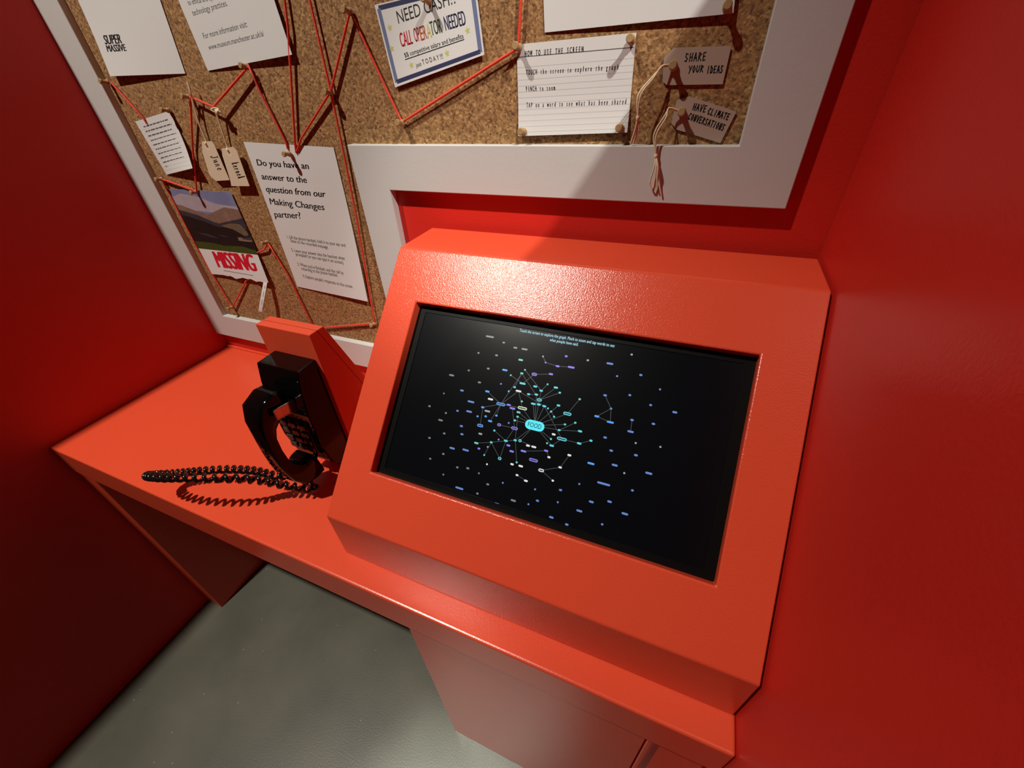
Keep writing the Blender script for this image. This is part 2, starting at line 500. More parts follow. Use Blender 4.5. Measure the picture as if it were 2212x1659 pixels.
KEYS = 'gwdtcbBvylFkTn'
gmats = [GL[k] for k in KEYS]
words = [
 (650,220,45,'g'),(725,252,14,'g'),(788,280,22,'g'),(838,288,34,'g'),(588,308,12,'g'),(686,321,16,'g'),(442,429,28,'g'),(535,403,12,'g'),
 (641,393,16,'g'),(593,468,18,'g'),(400,528,8,'g'),(322,597,14,'g'),(411,634,12,'g'),(382,673,26,'g'),(402,745,14,'g'),(322,769,14,'g'),
 (397,856,14,'g'),(326,882,12,'g'),(397,968,10,'g'),(473,929,14,'g'),(530,934,18,'g'),(590,961,10,'g'),(634,912,10,'w'),(638,1021,16,'g'),
 (582,1071,14,'g'),(498,512,20,'b'),(547,573,38,'b'),(537,626,32,'b'),(474,622,14,'b'),(495,705,18,'b'),(498,749,18,'b'),(445,825,30,'b'),
 (518,835,36,'b'),(484,1042,46,'b'),(687,1127,28,'b'),(720,1013,10,'b'),(777,1109,30,'g'),(636,517,24,'B'),(731,401,30,'B'),(709,586,50,'B',1),
 (611,603,18,'B'),(597,702,34,'B',1),(651,678,24,'B'),(627,652,14,'B'),(583,652,12,'B'),(685,648,14,'B'),(653,559,30,'w'),(636,624,32,'d'),
 (826,608,52,'y',1),(805,515,32,'w'),(598,747,22,'d'),(817,346,26,'t'),(840,400,10,'t'),(823,419,18,'t'),(827,474,34,'c'),(763,429,8,'t'),
 (710,476,8,'v'),(784,494,14,'c'),(752,516,8,'c'),(896,490,22,'c'),(963,478,10,'t'),(1008,496,24,'c'),(1029,524,14,'c'),(928,513,20,'c'),
 (860,532,18,'c'),(902,534,20,'c'),(918,563,28,'c',1),(885,584,26,'c'),(915,588,22,'c'),(945,597,22,'c'),(965,609,10,'c'),(823,571,12,'t'),
 (1022,593,20,'c'),(982,626,12,'c'),(998,654,12,'c'),(805,630,22,'t'),(800,654,14,'t'),(785,674,14,'t'),(1070,638,46,'c',1),(1137,559,14,'t'),
 (1057,696,14,'t'),(1113,687,14,'t'),(1026,727,16,'c'),(1139,733,24,'c'),(1040,775,56,'c',1),(1134,799,26,'c'),(1198,784,18,'c'),(981,775,12,'c'),
 (960,798,8,'t'),(985,811,26,'c'),(674,729,12,'c'),(736,785,22,'c'),(787,782,18,'c'),(813,784,18,'c',1),(657,793,16,'t'),(576,797,24,'t'),
 (619,862,10,'t'),(703,881,20,'c',1),(795,902,12,'t'),(638,818,10,'d'),(1064,326,16,'v'),(938,327,8,'d'),(952,360,10,'v'),(1017,380,22,'v'),
 (1091,386,38,'v'),(891,424,30,'v',1),(981,423,24,'v'),(752,590,24,'v'),(772,609,32,'v'),(700,698,22,'v',1),(752,688,8,'v'),(783,717,38,'v',1),
 (697,778,10,'v'),(750,810,22,'v'),(768,842,26,'v'),(832,841,32,'v'),(955,839,24,'v'),(886,890,50,'v',1),(590,827,16,'v'),(996,750,22,'w'),
 (856,811,22,'w'),(888,818,28,'w'),(970,874,18,'w'),(1081,863,22,'w'),(1031,929,20,'w'),(928,945,32,'w',1),(770,912,20,'w'),(817,922,26,'w'),
 (797,971,16,'w'),(845,1002,22,'w'),(991,1001,14,'w'),(1181,348,14,'d'),(1301,366,38,'b'),(1419,317,14,'d'),(1340,434,12,'b'),(1469,428,18,'b'),
 (1275,538,20,'b'),(1409,537,16,'b'),(1573,506,10,'b'),(1522,591,16,'b'),(1307,610,14,'b'),(1230,652,28,'B'),(1303,684,40,'B'),(1421,672,20,'b'),
 (1537,693,20,'b'),(1653,630,28,'b'),(1413,735,36,'b'),(1275,767,20,'b'),(1441,797,10,'d'),(1575,818,8,'d'),(1308,838,20,'b'),(1442,863,22,'b'),
 (1198,908,40,'B'),(1327,917,34,'b'),(1379,960,8,'d'),(1512,961,40,'b'),(1267,1018,74,'b'),(1423,1054,16,'b'),(1135,1019,8,'b'),(895,1048,10,'b'),
 (1033,1052,18,'b'),(908,1110,18,'b'),(1018,1118,10,'b'),(859,1129,10,'b'),(1200,1116,28,'b'),(1299,1115,26,'b'),(1135,1165,34,'b'),
 (1382,1181,38,'b'),(983,1200,26,'b'),(1067,1239,20,'b'),(1259,1238,14,'b')]
FO = (893, 702)
links = [(FO,(1070,638)),((1070,638),(1137,559)),(FO,(982,626)),((982,626),(1022,593)),((982,626),(998,654)),(FO,(918,563)),((918,563),(1008,496)),
 ((918,563),(1029,524)),((918,563),(928,513)),((928,513),(963,478)),(FO,(902,534)),((823,419),(896,530)),((823,419),(709,586)),((840,400),(928,513)),
 ((891,424),(981,423)),((891,424),(827,474)),((1017,380),(1091,386)),((1017,380),(952,360)),((952,360),(938,327)),(FO,(1026,727)),((1026,727),(1113,687)),
 ((1026,727),(1139,733)),(FO,(1057,696)),(FO,(985,811)),(FO,(981,775)),((945,597),(1040,775)),((1040,775),(1134,799)),((1134,799),(1198,784)),
 ((985,811),(1040,775)),(FO,(787,782)),(FO,(813,784)),((787,782),(795,902)),((787,782),(736,785)),((736,785),(657,793)),((657,793),(576,797)),
 ((736,785),(674,729)),((657,793),(703,881)),((703,881),(736,785)),((657,793),(619,862)),((832,841),(955,839)),((928,945),(1031,929)),
 ((1031,929),(1081,863)),((928,945),(991,1001)),((783,717),(700,698)),((783,717),(772,609)),((783,717),(736,785)),(FO,(826,608)),(FO,(800,654)),
 (FO,(785,674)),(FO,(805,630)),(FO,(945,597)),(FO,(885,584)),((709,586),(805,515)),((709,586),(636,517)),((709,586),(651,678)),((709,586),(611,603)),
 ((709,586),(826,608)),((709,586),(685,648)),((611,603),(597,702)),((1307,610),(1303,684)),((1307,610),(1230,652)),((1230,652),(1303,684)),
 ((1275,538),(1307,610)),((1421,672),(1413,735)),((805,515),(945,597)),((826,608),(805,515)),((800,654),(787,782)),((763,429),(827,474)),
 ((955,839),(970,874)),((860,532),(902,534)),((784,494),(823,419)),((813,784),(888,818)),((797,971),(845,1002))]
mb = MB()
for a, b_ in links:
    (xa, sa), (xb, sb) = scr(zs(a)), scr(zs(b_))
    dx, ds = xb - xa, sb - sa
    L = math.hypot(dx, ds); px_, py_ = -ds / L * 0.00028, dx / L * 0.00028
    mb.add([face(xa + px_, sa + py_, SD + .0003), face(xa - px_, sa - py_, SD + .0003), face(xb - px_, sb - py_, SD + .0003), face(xb + px_, sb + py_, SD + .0003)],
           [(0, 1, 2, 3)], KEYS.index('l'))


def pill(x, s, hl, hh, lift, mi):
    vs = []
    n = 6
    hx = max(0, hl - hh)
    for sg in (1, -1):
        for k in range(n + 1):
            th = -math.pi / 2 + math.pi * k / n
            vs.append(face(x + sg * (hx + math.cos(th) * hh), s + sg * math.sin(th) * hh, SD + lift))
    mb.add(vs, [tuple(range(len(vs)))], mi)


for w_ in words:
    x, s = scr(zs(w_[:2]))
    xa, _ = scr(zs((w_[0] - w_[2] / 2, w_[1]))); xb, _ = scr(zs((w_[0] + w_[2] / 2, w_[1])))
    hl = (xb - xa) / 2
    hh = 0.0021 if len(w_) > 4 else 0.00135
    pill(x, s, hl, hh, 0.0005, KEYS.index(w_[3]))
    if len(w_) > 4:
        pill(x, s, hl - 0.0012, 0.0008, 0.0007, KEYS.index('n'))
xf, sf = scr(zs(FO))
xa, _ = scr(zs((FO[0] - 55, FO[1]))); xb, _ = scr(zs((FO[0] + 55, FO[1])))
pill(xf, sf, (xb - xa) / 2, 0.0068, 0.0008, KEYS.index('F'))
put_text(mb, 'FOOD', face(xf - 0.0098, sf - 0.0031), face(xf + 0.0098, sf - 0.0031), su * 0.0062,
         lambda p: p + nrm * (SD + 0.0011), KEYS.index('k'), bold=0.005)
mb.build('word_graph', gmats, screen, recalc=False)
mb = MB()
for st, a, b_, cap in (('Touch the screen to explore the graph. Pinch to zoom and tap words to see', (1122, 717), (1327, 750), 0.0042),
                       ('what people have said.', (1187, 738), (1249, 746.5), 0.0042)):
    (xa, sa), (xb, sb) = scr(a), scr(b_)
    sm_ = (sa + sb) / 2
    put_text(mb, st, face(xa, sm_), face(xb, sm_), su * cap, lambda p: p + nrm * (SD + 0.0006), 0, bold=0.012)
mb.build('caption', [GL['T']], screen, recalc=False)

# ------------------------------------------------------------------ cork board
TB, TC = -0.0117, 0.002
XLO, XLI, ZBO, ZBI = 0.001, 0.0784, 0.053, 0.1244
XNI, ZNI, XNO, ZNO = 0.6931, 0.5571, 0.7656, 0.4855
XRI, XRO, ZTI, ZTO = 1.3187, 1.3918, 1.20, 1.273
board = thing('cork_board', 'L-shaped cork pinboard in a wide white frame on the red back wall', 'notice board', (0.7, 0.0, ZBO))
outer = [(XLO, ZBO), (XNO, ZBO), (XNO, ZNO), (XRO, ZNO), (XRO, ZTO), (XLO, ZTO)]
inner = [(XLI, ZBI), (XNI, ZBI), (XNI, ZNI), (XRI, ZNI), (XRI, ZTI), (XLI, ZTI)]
mb = MB()
n = 6
vs = [(x, TB, z) for x, z in outer] + [(x, TB, z) for x, z in inner] + [(x, 0.004, z) for x, z in outer] + [(x, 0.004, z) for x, z in inner]
fs = []
for i in range(n):
    j = (i + 1) % n
    fs += [(i, j, n + j, n + i), (i, 2 * n + i, 2 * n + j, j), (n + i, n + j, 3 * n + j, 3 * n + i), (2 * n + i, 3 * n + i, 3 * n + j, 2 * n + j)]
mb.add(vs, fs)
mb.build('frame', M['white'], board, bevel=0.0012)
mb = MB()
vs = [(x, TC, z) for x, z in inner] + [(x, 0.004, z) for x, z in inner]
fs = [tuple(range(n)), tuple(range(2 * n - 1, n - 1, -1))] + [(i, n + i, n + (i + 1) % n, (i + 1) % n) for i in range(n)]
mb.add(vs, fs)
mb.build('cork_panel', M['cork'], board)

# ------------------------------------------------------------------ papers pinned on the board
YP = 0.0005          # sheets lie just off the cork


class Sheet:
    def __init__(s, corners, mats, y=YP, curl=None, nu=14, nv=14, tall=1.0):
        """corners: pixels TL TR BR BL; curl(u, v): how far the sheet stands off towards the viewer"""
        s.y = y
        s.c = [at(p, y - 0.003) for p in corners]
        s.c[0] = s.c[3].lerp(s.c[0], tall); s.c[1] = s.c[2].lerp(s.c[1], tall)     # sheets that run on above the picture
        s.curl = curl or (lambda u, v: 0.0)
        s.mb = MB(); s.mats = mats
        vs = []
        for j in range(nv + 1):
            for i in range(nu + 1):
                vs.append(s.pt(i / nu, j / nv))
        k = len(vs)
        back = [v + Vector((0, 0.0003, 0)) for v in vs]
        fs = []
        for j in range(nv):
            for i in range(nu):
                a = j * (nu + 1) + i
                fs.append((a, a + nu + 1, a + nu + 2, a + 1))
                fs.append((k + a, k + a + 1, k + a + nu + 2, k + a + nu + 1))
        rim = [i for i in range(nu + 1)] + [j * (nu + 1) + nu for j in range(1, nv + 1)] + [nv * (nu + 1) + i for i in range(nu - 1, -1, -1)] + [j * (nu + 1) for j in range(nv - 1, 0, -1)]
        for a, b_ in zip(rim, rim[1:] + rim[:1]):
            fs.append((a, b_, k + b_, k + a))
        s.mb.add(vs + back, fs, 0, False)
        s.nu, s.nv = nu, nv

    def pt(s, u, v, lift=0.0):
        a = s.c[0].lerp(s.c[1], u); b_ = s.c[3].lerp(s.c[2], u)
        p = a.lerp(b_, v)
        return Vector((p.x, s.y - s.curl(u, v) - lift, p.z))

    def uv(s, p):
        """inverse of pt in the sheet's plane (a few Newton steps)"""
        u = v = 0.5
        for _ in range(6):
            q = s.pt(u, v); du = s.pt(u + 1e-3, v) - q; dv = s.pt(u, v + 1e-3) - q
            a, b_, c, d = du.x / 1e-3, dv.x / 1e-3, du.z / 1e-3, dv.z / 1e-3
            ex, ez = p.x - q.x, p.z - q.z
            det = a * d - b_ * c
            u += (ex * d - b_ * ez) / det; v += (a * ez - c * ex) / det
        return u, v

    def surf(s, lift=0.0001):
        def f(p):
            u, v = s.uv(p)
            q = s.pt(u, v)
            return Vector((p.x, q.y - lift, p.z))
        return f

    def text(s, st, a, b_, h, mi, bold=0.0, mono=False):
        """base line from pixel a to pixel b_; h = pixel at the top of the first capital, above a"""
        A, B_, H = (at(q, s.y - 0.003) for q in (a, b_, h))
        put_text(s.mb, st, A, B_, H - A, s.surf(), mi, bold, mono)

    def script(s, st, a, b_, h, mi, w):
        A, B_, H = (at(q, s.y - 0.003) for q in (a, b_, h))
        put_script(s.mb, st, A, B_, H - A, s.surf(), mi, w)

    def line(s, a, b_, w, mi, lift=0.00008):
        A, B_ = at(a, s.y - 0.003), at(b_, s.y - 0.003)
        d = (B_ - A); d.y = 0; d.normalize()
        o_ = Vector((-d.z, 0, d.x)) * w / 2
        f = s.surf(lift)
        m_ = 8
        vs = []
        for k in range(m_ + 1):
            p = A.lerp(B_, k / m_)
            vs += [f(p + o_), f(p - o_)]
        s.mb.add(vs, [(2 * k, 2 * k + 1, 2 * k + 3, 2 * k + 2) for k in range(m_)], mi)

    def uvline(s, u0, v0, u1, v1, w, mi, lift=0.00006):
        m_ = 8
        d = s.pt(u1, v1) - s.pt(u0, v0); d.y = 0; d.normalize()
        o_ = Vector((-d.z, 0, d.x)) * w / 2
        vs = []
        for k in range(m_ + 1):
            q = s.pt(u0 + (u1 - u0) * k / m_, v0 + (v1 - v0) * k / m_, lift)
            vs += [q + o_, q - o_]
        s.mb.add(vs, [(2 * k, 2 * k + 1, 2 * k + 3, 2 * k + 2) for k in range(m_)], mi)

    def build(s, name, label, cat, group=None):
        return tag(s.mb.build(name, s.mats, recalc=False), label, cat, group)


# page with the studio's block mark
sh = Sheet(((136, -60), (312, -87), (397, 159), (243.5, 164.5)), [M['paper'], M['ink']], curl=lambda u, v: 0.016 * max(0, v - 0.5) ** 2 * (1 - u) * 2, nv=20, tall=1.9)
sh.text('SUPER', (228, 96), (263, 93.5), (222, 77), 1, bold=0.05)
sh.text('MASSIVE', (234, 112), (273, 110), (229, 98), 1, bold=0.05)
sh.build('printed_page', 'white page with a small black block logo, at the top left of the board', 'paper')

# project information page
sh = Sheet(((357, -58), (560, -98), (634, 118), (446, 153)), [M['paper'], M['grey_ink']], curl=lambda u, v: 0.006 * u * v, nv=20, tall=1.9)
sh.text('to ethical and open', (404, 11), (466, -2), (400, 0), 1)
sh.text('technology practices.', (414, 34), (491, 12), (410, 22), 1)
sh.text('For more information visit:', (438, 84), (535, 58), (434, 72), 1)
sh.text('www.museum.manchester.ac.uk/ai', (449, 108), (571, 78), (446, 97), 1)
sh.build('printed_page', 'white information page ending in a web address, second page from the left', 'paper')

# job flyer
fly_mats = [M['paper'], M['ink'], M['navy_ink'], M['red_ink'], M['orange_ink'], M['yellow_ink'], M['green_ink'], M['navy_dark'], M['star_ink']]
sh = Sheet(((806, 10), (1024, -42), (1046, 118), (853, 189)), fly_mats, curl=lambda u, v: 0.0025 * v)
sh.uvline(0.035, 0.05, 0.965, 0.05, 0.0062, 7); sh.uvline(0.035, 0.945, 0.965, 0.945, 0.0062, 7)
sh.uvline(0.035, 0.05, 0.035, 0.95, 0.0062, 2); sh.uvline(0.965, 0.05, 0.965, 0.95, 0.0062, 2)
sh.text('NEED CASH!?', (859, 51), (984, 6), (853, 25), 1)
for st, a, b_, mi in (('CALL', (866, 102), (891, 94), 3), ('OP', (896, 91), (907, 88), 3), ('E', (909, 88), (915, 86), 4), ('R', (916, 85), (922, 83), 4),
                      ('A', (923, 83), (932, 80), 5), ('TOR', (931, 77), (955, 70), 6), ('NEEDED', (962, 66), (1006, 53), 7)):
    sh.text(st, a, b_, (a[0] - 6, a[1] - 29), mi, bold=0.03)
sh.text('$$ competitive salary and benefits', (874, 124), (1001, 82), (871, 115), 1, bold=0.008)
sh.line((874, 129), (1002, 85), 0.0011, 1)
sh.text('join', (899, 146), (910, 142), (897, 137), 1, bold=0.008)
sh.text('T O D A Y !!!', (913, 140), (957, 126), (910, 130), 1, bold=0.008)
for sx, sy in ((840, 60), (845, 105), (1009, 66), (965, 115), (888, 141)):
    c = at((sx, sy), sh.y - 0.003)
    f = sh.surf()
    pts = []
    for k in range(10):
        th = math.pi / 2 + k * math.pi / 5 + 0.25
        r = 0.0045 if k % 2 == 0 else 0.0020
        pts.append(f(c + Vector((math.cos(th) * r, 0, math.sin(th) * r))))
    sh.mb.add(pts + [f(c)], [(k, (k + 1) % 10, 10) for k in range(10)], 8)
sh.build('job_flyer', 'white flyer with a blue border headed NEED CASH, tilted on the cork', 'flyer')

# big plain page, upper right
sh = Sheet(((1168, -120), (1610, -190), (1584, 29), (1175, 70)), [M['paper']], curl=lambda u, v: 0.004 * u, tall=1.6)
sh.build('blank_page', 'large white page at the top right above the ruled instruction card', 'paper')

# ruled instruction card
sh = Sheet(((1114, 96), (1374, 70), (1355, 286), (1120, 294)), [M['paper'], M['ink'], M['faint_line'], M['grey_ink']], curl=lambda u, v: 0.008 * max(0, v - 0.5) ** 2 * 2)
sh.line((1114, 124), (1368, 102), 0.0009, 3)
for k in range(12):
    v = 0.235 + 0.0655 * k
    sh.uvline(0.0, v, 1.0, v, 0.0005, 2)
for st, a, b_, h in (('HOW TO USE THE SCREEN', (1131, 122), (1260, 112), (1131, 112)),
                     ('TOUCH the screen to explore the graph', (1134, 162), (1336, 150), (1134, 153)),
                     ('PINCH to zoom', (1134, 198), (1199, 195), (1133, 189)),
                     ('TAP on a word to see what has been shared', (1135, 233), (1353, 225), (1135, 224))):
    sh.text(st, a, b_, (h[0], h[1] - 1.5), 1, bold=0.05, mono=True)
sh.build('instruction_card', 'ruled white card headed HOW TO USE THE SCREEN, pinned at its corners', 'card')

# question sheet
sh = Sheet(((523, 307), (718, 319), (797, 650), (640, 620)), [M['paper'], M['ink'], M['grey_ink']], curl=lambda u, v: 0.012 * u * max(0, v - 0.3) ** 1.5)
for st, a, b_, h in (('Do you have an', (554, 358), (665, 366), (551, 345)), ('answer to the', (564, 388), (661, 396), (561, 375)),
                     ('question from our', (573, 415), (701, 427), (571, 402)), ('Making Changes', (582, 442), (699, 455), (579, 429)),
                     ('partner?', (592, 470), (648, 473), (589, 457))):
    sh.text(st, a, b_, h, 1, bold=0.02)
for st, a, b_ in (('1. Lift the phone handset, hold it to your ear and', (619, 515.5), (746, 534)), ('listen to the recorded message', (627, 524), (708, 538)),
                  ('2. Leave your answer into the handset when', (629, 544), (745, 562)), ('prompted (or you can type it on screen)', (638, 553), (742, 571)),
                  ('3. When you\'ve finished, end the call by', (642, 574.5), (743, 593)), ('returning to the phone handset', (651, 584), (730, 598)),
                  ('4. Explore people\'s responses on the screen', (654, 600), (763, 622))):
    sh.text(st, a, b_, (a[0] - 2.5, a[1] - 7), 2, bold=0.01)
sh.build('question_sheet', 'white sheet asking Do you have an answer to the question, above the phone', 'poster')

# small typed note (its type is too small to read: rows of word-long dashes)
sh = Sheet(((289, 263), (362, 240), (428, 361), (357, 378)), [M['paper'], M['grey_ink'], M['faint_line']],
           curl=lambda u, v: 0.016 * u * v * v)
rnd = random.Random(3)
for k in range(10):
    v = 0.12 + 0.082 * k
    u = 0.10 + (0.02 if k else 0.04)
    end = (0.86, 0.90, 0.84, 0.90, 0.82, 0.86, 0.86, 0.84, 0.84, 0.20)[k]
    while u < end:
        w_ = rnd.uniform(0.04, 0.13)
        sh.uvline(u, v, min(end, u + w_), v, 0.0024, 1)
        u += w_ + 0.018
for k in range(12):
    v = 0.16 + 0.07 * k
    sh.uvline(0.02, v, 0.98, v, 0.0004, 2)
sh.build('typed_note', 'small ruled note with ten typed rows, tilted at the board left edge', 'note')

# missing poster: printed landscape, red word, torn tab strip
M['print_sky'] = mat('printed_sky', (0.17, 0.19, 0.33), rough=0.45, var=0.35, vscale=26)
M['print_cloud'] = mat('printed_cloud', (0.36, 0.31, 0.35), rough=0.45, var=0.15, vscale=40)
M['print_far_hill'] = mat('printed_far_hill', (0.20, 0.125, 0.09), rough=0.45, var=0.5, vscale=60)
M['print_mid_hill'] = mat('printed_slate_hill', (0.030, 0.034, 0.045), rough=0.45, var=0.5, vscale=60)
M['print_dark_hill'] = mat('printed_dark_hill', (0.008, 0.010, 0.009), rough=0.45, var=0.5, vscale=70)
M['print_field'] = mat('printed_pale_field', (0.13, 0.10, 0.06), rough=0.45, var=0.5, vscale=90)
M['print_grass'] = mat('printed_grass', (0.040, 0.060, 0.012), rough=0.45, var=0.5, vscale=80)

pc = ((358, 408), (497, 415), (584, 608), (459, 592))
sh = Sheet(pc, [M['paper'], M['print_sky'], M['red_ink'], M['grey_ink'], M['print_cloud'], M['print_far_hill'], M['print_mid_hill'], M['print_dark_hill'], M['print_field'], M['print_grass']], curl=lambda u, v: 0.002 + 0.010 * max(0, v - 0.5) * (0.4 + u))
# the sheet's lower edge is ragged where its tabs were torn off
rag = random.Random(5)
nu, nv = sh.nu, sh.nv
for i in range(nu + 1):
    dz = rag.uniform(-0.004, 0.003)
    for base in (0, (nu + 1) * (nv + 1)):
        k = base + nv * (nu + 1) + i
        x, y, z = sh.mb.v[k]
        sh.mb.v[k] = (x, y, z + dz)
PH = 0.672            # the picture fills the sheet down to here


def print_band(top, bot, mi, lift, n_=24):
    """a printed band between two outlines of (u, v) points, v measured down the picture"""
    def ev(c, u):
        for (u0, v0), (u1, v1) in zip(c[:-1], c[1:]):
            if u0 <= u <= u1:
                return v0 + (v1 - v0) * (u - u0) / max(1e-6, u1 - u0)
        return c[-1][1]
    ua, ub = max(top[0][0], bot[0][0]), min(top[-1][0], bot[-1][0])
    vs = []
    m_ = 8
    for i in range(n_ + 1):
        u = ua + (ub - ua) * i / n_
        for j in range(m_ + 1):
            v = ev(top, u) + (ev(bot, u) - ev(top, u)) * j / m_
            vs.append(sh.pt(u, v * PH, lift))
    sh.mb.add(vs, [(i * (m_ + 1) + j, i * (m_ + 1) + j + 1, (i + 1) * (m_ + 1) + j + 1, (i + 1) * (m_ + 1) + j) for i in range(n_) for j in range(m_)], mi)


base_ = [(0, 1), (1, 1)]
print_band([(0, 0), (1, 0)], base_, 1, 0.00005)
print_band([(0.0, 0.14), (0.2, 0.06), (0.45, 0.10), (0.7, 0.20), (1.0, 0.22)], [(0.0, 0.30), (0.3, 0.33), (0.6, 0.34), (1.0, 0.30)], 4, 0.00008)
print_band([(0, 0.24), (0.12, 0.26), (0.3, 0.33), (0.5, 0.38), (0.66, 0.30), (0.8, 0.24), (1, 0.27)], base_, 5, 0.00011)
print_band([(0, 0.33), (0.14, 0.36), (0.3, 0.40), (0.45, 0.47), (0.58, 0.52), (0.75, 0.47), (1, 0.40)], base_, 6, 0.00014)
print_band([(0, 0.42), (0.15, 0.44), (0.35, 0.50), (0.55, 0.58), (0.75, 0.56), (1, 0.58)], base_, 7, 0.00017)
print_band([(0.62, 0.545), (0.78, 0.50), (0.92, 0.50), (0.98, 0.62)], [(0.62, 0.56), (0.78, 0.60), (0.92, 0.70), (0.98, 0.68)], 8, 0.0002)
print_band([(0, 0.87), (0.3, 0.87), (0.5, 0.90), (0.8, 0.88), (1, 0.93)], base_, 9, 0.0002)
sh.text('MISSING', (474, 577), (558, 585), (459, 544), 2, bold=0.075)
A0, A1 = sh.uv(at((487, 583), YP)), sh.uv(at((552, 593), YP))
sh.uvline(A0[0], A0[1], A1[0], A1[1], 0.0016, 3)
poster = sh.build('missing_poster', 'poster of hills with the red word MISSING, torn along its bottom', 'poster')
# the one tab still hanging, curling away from the board
mb = MB()
top = at((574, 604), -0.006); bot = at((564, 672), -0.020)
vs = []
for k in range(13):
    u = k / 12
    p = top.lerp(bot, u)
    y = -0.006 - 0.017 * math.sin(u * 1.7)
    x_off = 0.004 * math.sin(u * math.pi) 
    for sgn in (-1, 1):
        vs.append((p.x + x_off + sgn * 0.0065, y, p.z)); vs.append((p.x + x_off + sgn * 0.0065, y + 0.0003, p.z))
fs = []
for k in range(12):
    a = 4 * k
    fs += [(a, a + 4, a + 6, a + 2), (a + 1, a + 3, a + 7, a + 5)]
mb.add(vs, fs)
for k in range(2, 10):
    a = 4 * k
    q = [Vector(vs[a]).lerp(Vector(vs[a + 2]), f_) for f_ in (0.5, 0.62)] + [Vector(vs[a + 4]).lerp(Vector(vs[a + 6]), f_) for f_ in (0.62, 0.5)]
    if k % 3:
        mb.add([v + Vector((0, -0.0001, 0)) for v in q], [(0, 1, 2, 3)], 1)
mb.build('tear_off_tab', [M['paper'], M['grey_ink']], poster, recalc=False)

# ------------------------------------------------------------------ drawing pins
PL = 0.0155
PROF = [(0.0, 0.0048), (0.0012, 0.0052), (0.0024, 0.0048), (0.0042, 0.0034), (0.0085, 0.0032), (0.0112, 0.0040), (0.0135, 0.0050), (0.0152, 0.0048), (0.0160, 0.0040)]
first_pin = None
PIN = {}


def pin(key, px, label):
    """px: where the pin's point meets the board"""
    global first_pin
    p = at(px, TC)
    p.y = TC - 0.004
    if first_pin is None:
        root = thing('push_pin', label, 'push pin', p, 'wooden push pins in the cork board')
        mb = MB(); mb.lathe((p.x, p.y, p.z), (0.0, -1, 0.12), PROF, 14); mb.build('head', M['pin'], root)
        mb = MB(); mb.lathe((p.x, p.y + 0.006, p.z), (0, -1, 0), [(0, 0.0003), (0.0065, 0.0006)], 8); mb.build('needle', M['steel'], root)
        first_pin = root
        r = root
    else:
        r = first_pin.copy(); COL.objects.link(r)
        r.location = p
        r['label'] = label
        for ch in list(first_pin.children):
            c = ch.copy(); COL.objects.link(c)
            c.parent = r
            c.matrix_parent_inverse = ch.matrix_parent_inverse.copy()
    PIN[key] = p
    return r


pin('edge_high', (238, 177), 'wooden push pin at the left frame below the logo page')
pin('tag', (413, 209), 'wooden push pin holding the twine of the left manila tag')
pin('info', (540, 144), 'wooden push pin at the bottom edge of the web address page')
pin('apex', (760, 26), 'wooden push pin alone at the top where two red threads meet in a peak')
pin('cross', (719, 200), 'wooden push pin where four red threads cross on the cork')
pin('low', (873, 265), 'wooden push pin at the low bend of the red thread below the flyer')
pin('card_tl', (1124, 103), 'wooden push pin at the top left corner of the ruled card')
pin('card_tr', (1366, 88), 'wooden push pin at the top right corner of the ruled card')
pin('card_bl', (1134, 284), 'wooden push pin at the bottom left corner of the ruled card')
pin('card_br', (1342, 276), 'wooden push pin at the bottom right corner of the ruled card')
pin('page_br', (1571, 18), 'wooden push pin at the bottom right corner of the large white page')
pin('share', (1456, 144), 'wooden push pin through the SHARE YOUR IDEAS tag')
pin('climate', (1474, 242), 'wooden push pin through the HAVE CLIMATE CONVERSATIONS tag')
pin('note', (368, 238), 'wooden push pin at the top right corner of the typed note')
pin('edge_mid', (354, 386), 'wooden push pin at the left frame above the missing poster')
pin('missing', (429, 414), 'wooden push pin through the sky of the missing poster')
pin('question', (630, 332), 'wooden push pin through the heading of the question sheet')
pin('right_missing', (580, 522), 'wooden push pin on cork between missing poster and question sheet')
pin('corner', (505, 662), 'wooden push pin in the bottom left corner of the cork')
pin('kiosk_edge', (812, 697), 'wooden push pin beside the upper left edge of the kiosk')
pin('flyer', (930, 2), 'wooden push pin through the top of the NEED CASH flyer')

# ------------------------------------------------------------------ red threads
def thread(ctrl, label):
    pts = []
    for a, b_ in zip(ctrl[:-1], ctrl[1:]):
        a, b_ = Vector(a), Vector(b_)
        n_ = max(2, int((b_ - a).length / 0.02))
        pts += [a.lerp(b_, k / n_) for k in range(n_)]
    pts.append(Vector(ctrl[-1]))
    mb = MB()
    mb.tube(pts, 0.0020, 6)
    tag(mb.build('red_thread', M['thread']), label, 'thread', 'red threads strung between the pins')


def A(px, off):
    return at(px, TC - (off if off < 0.004 else 0.003 + 0.45 * (off - 0.003)))


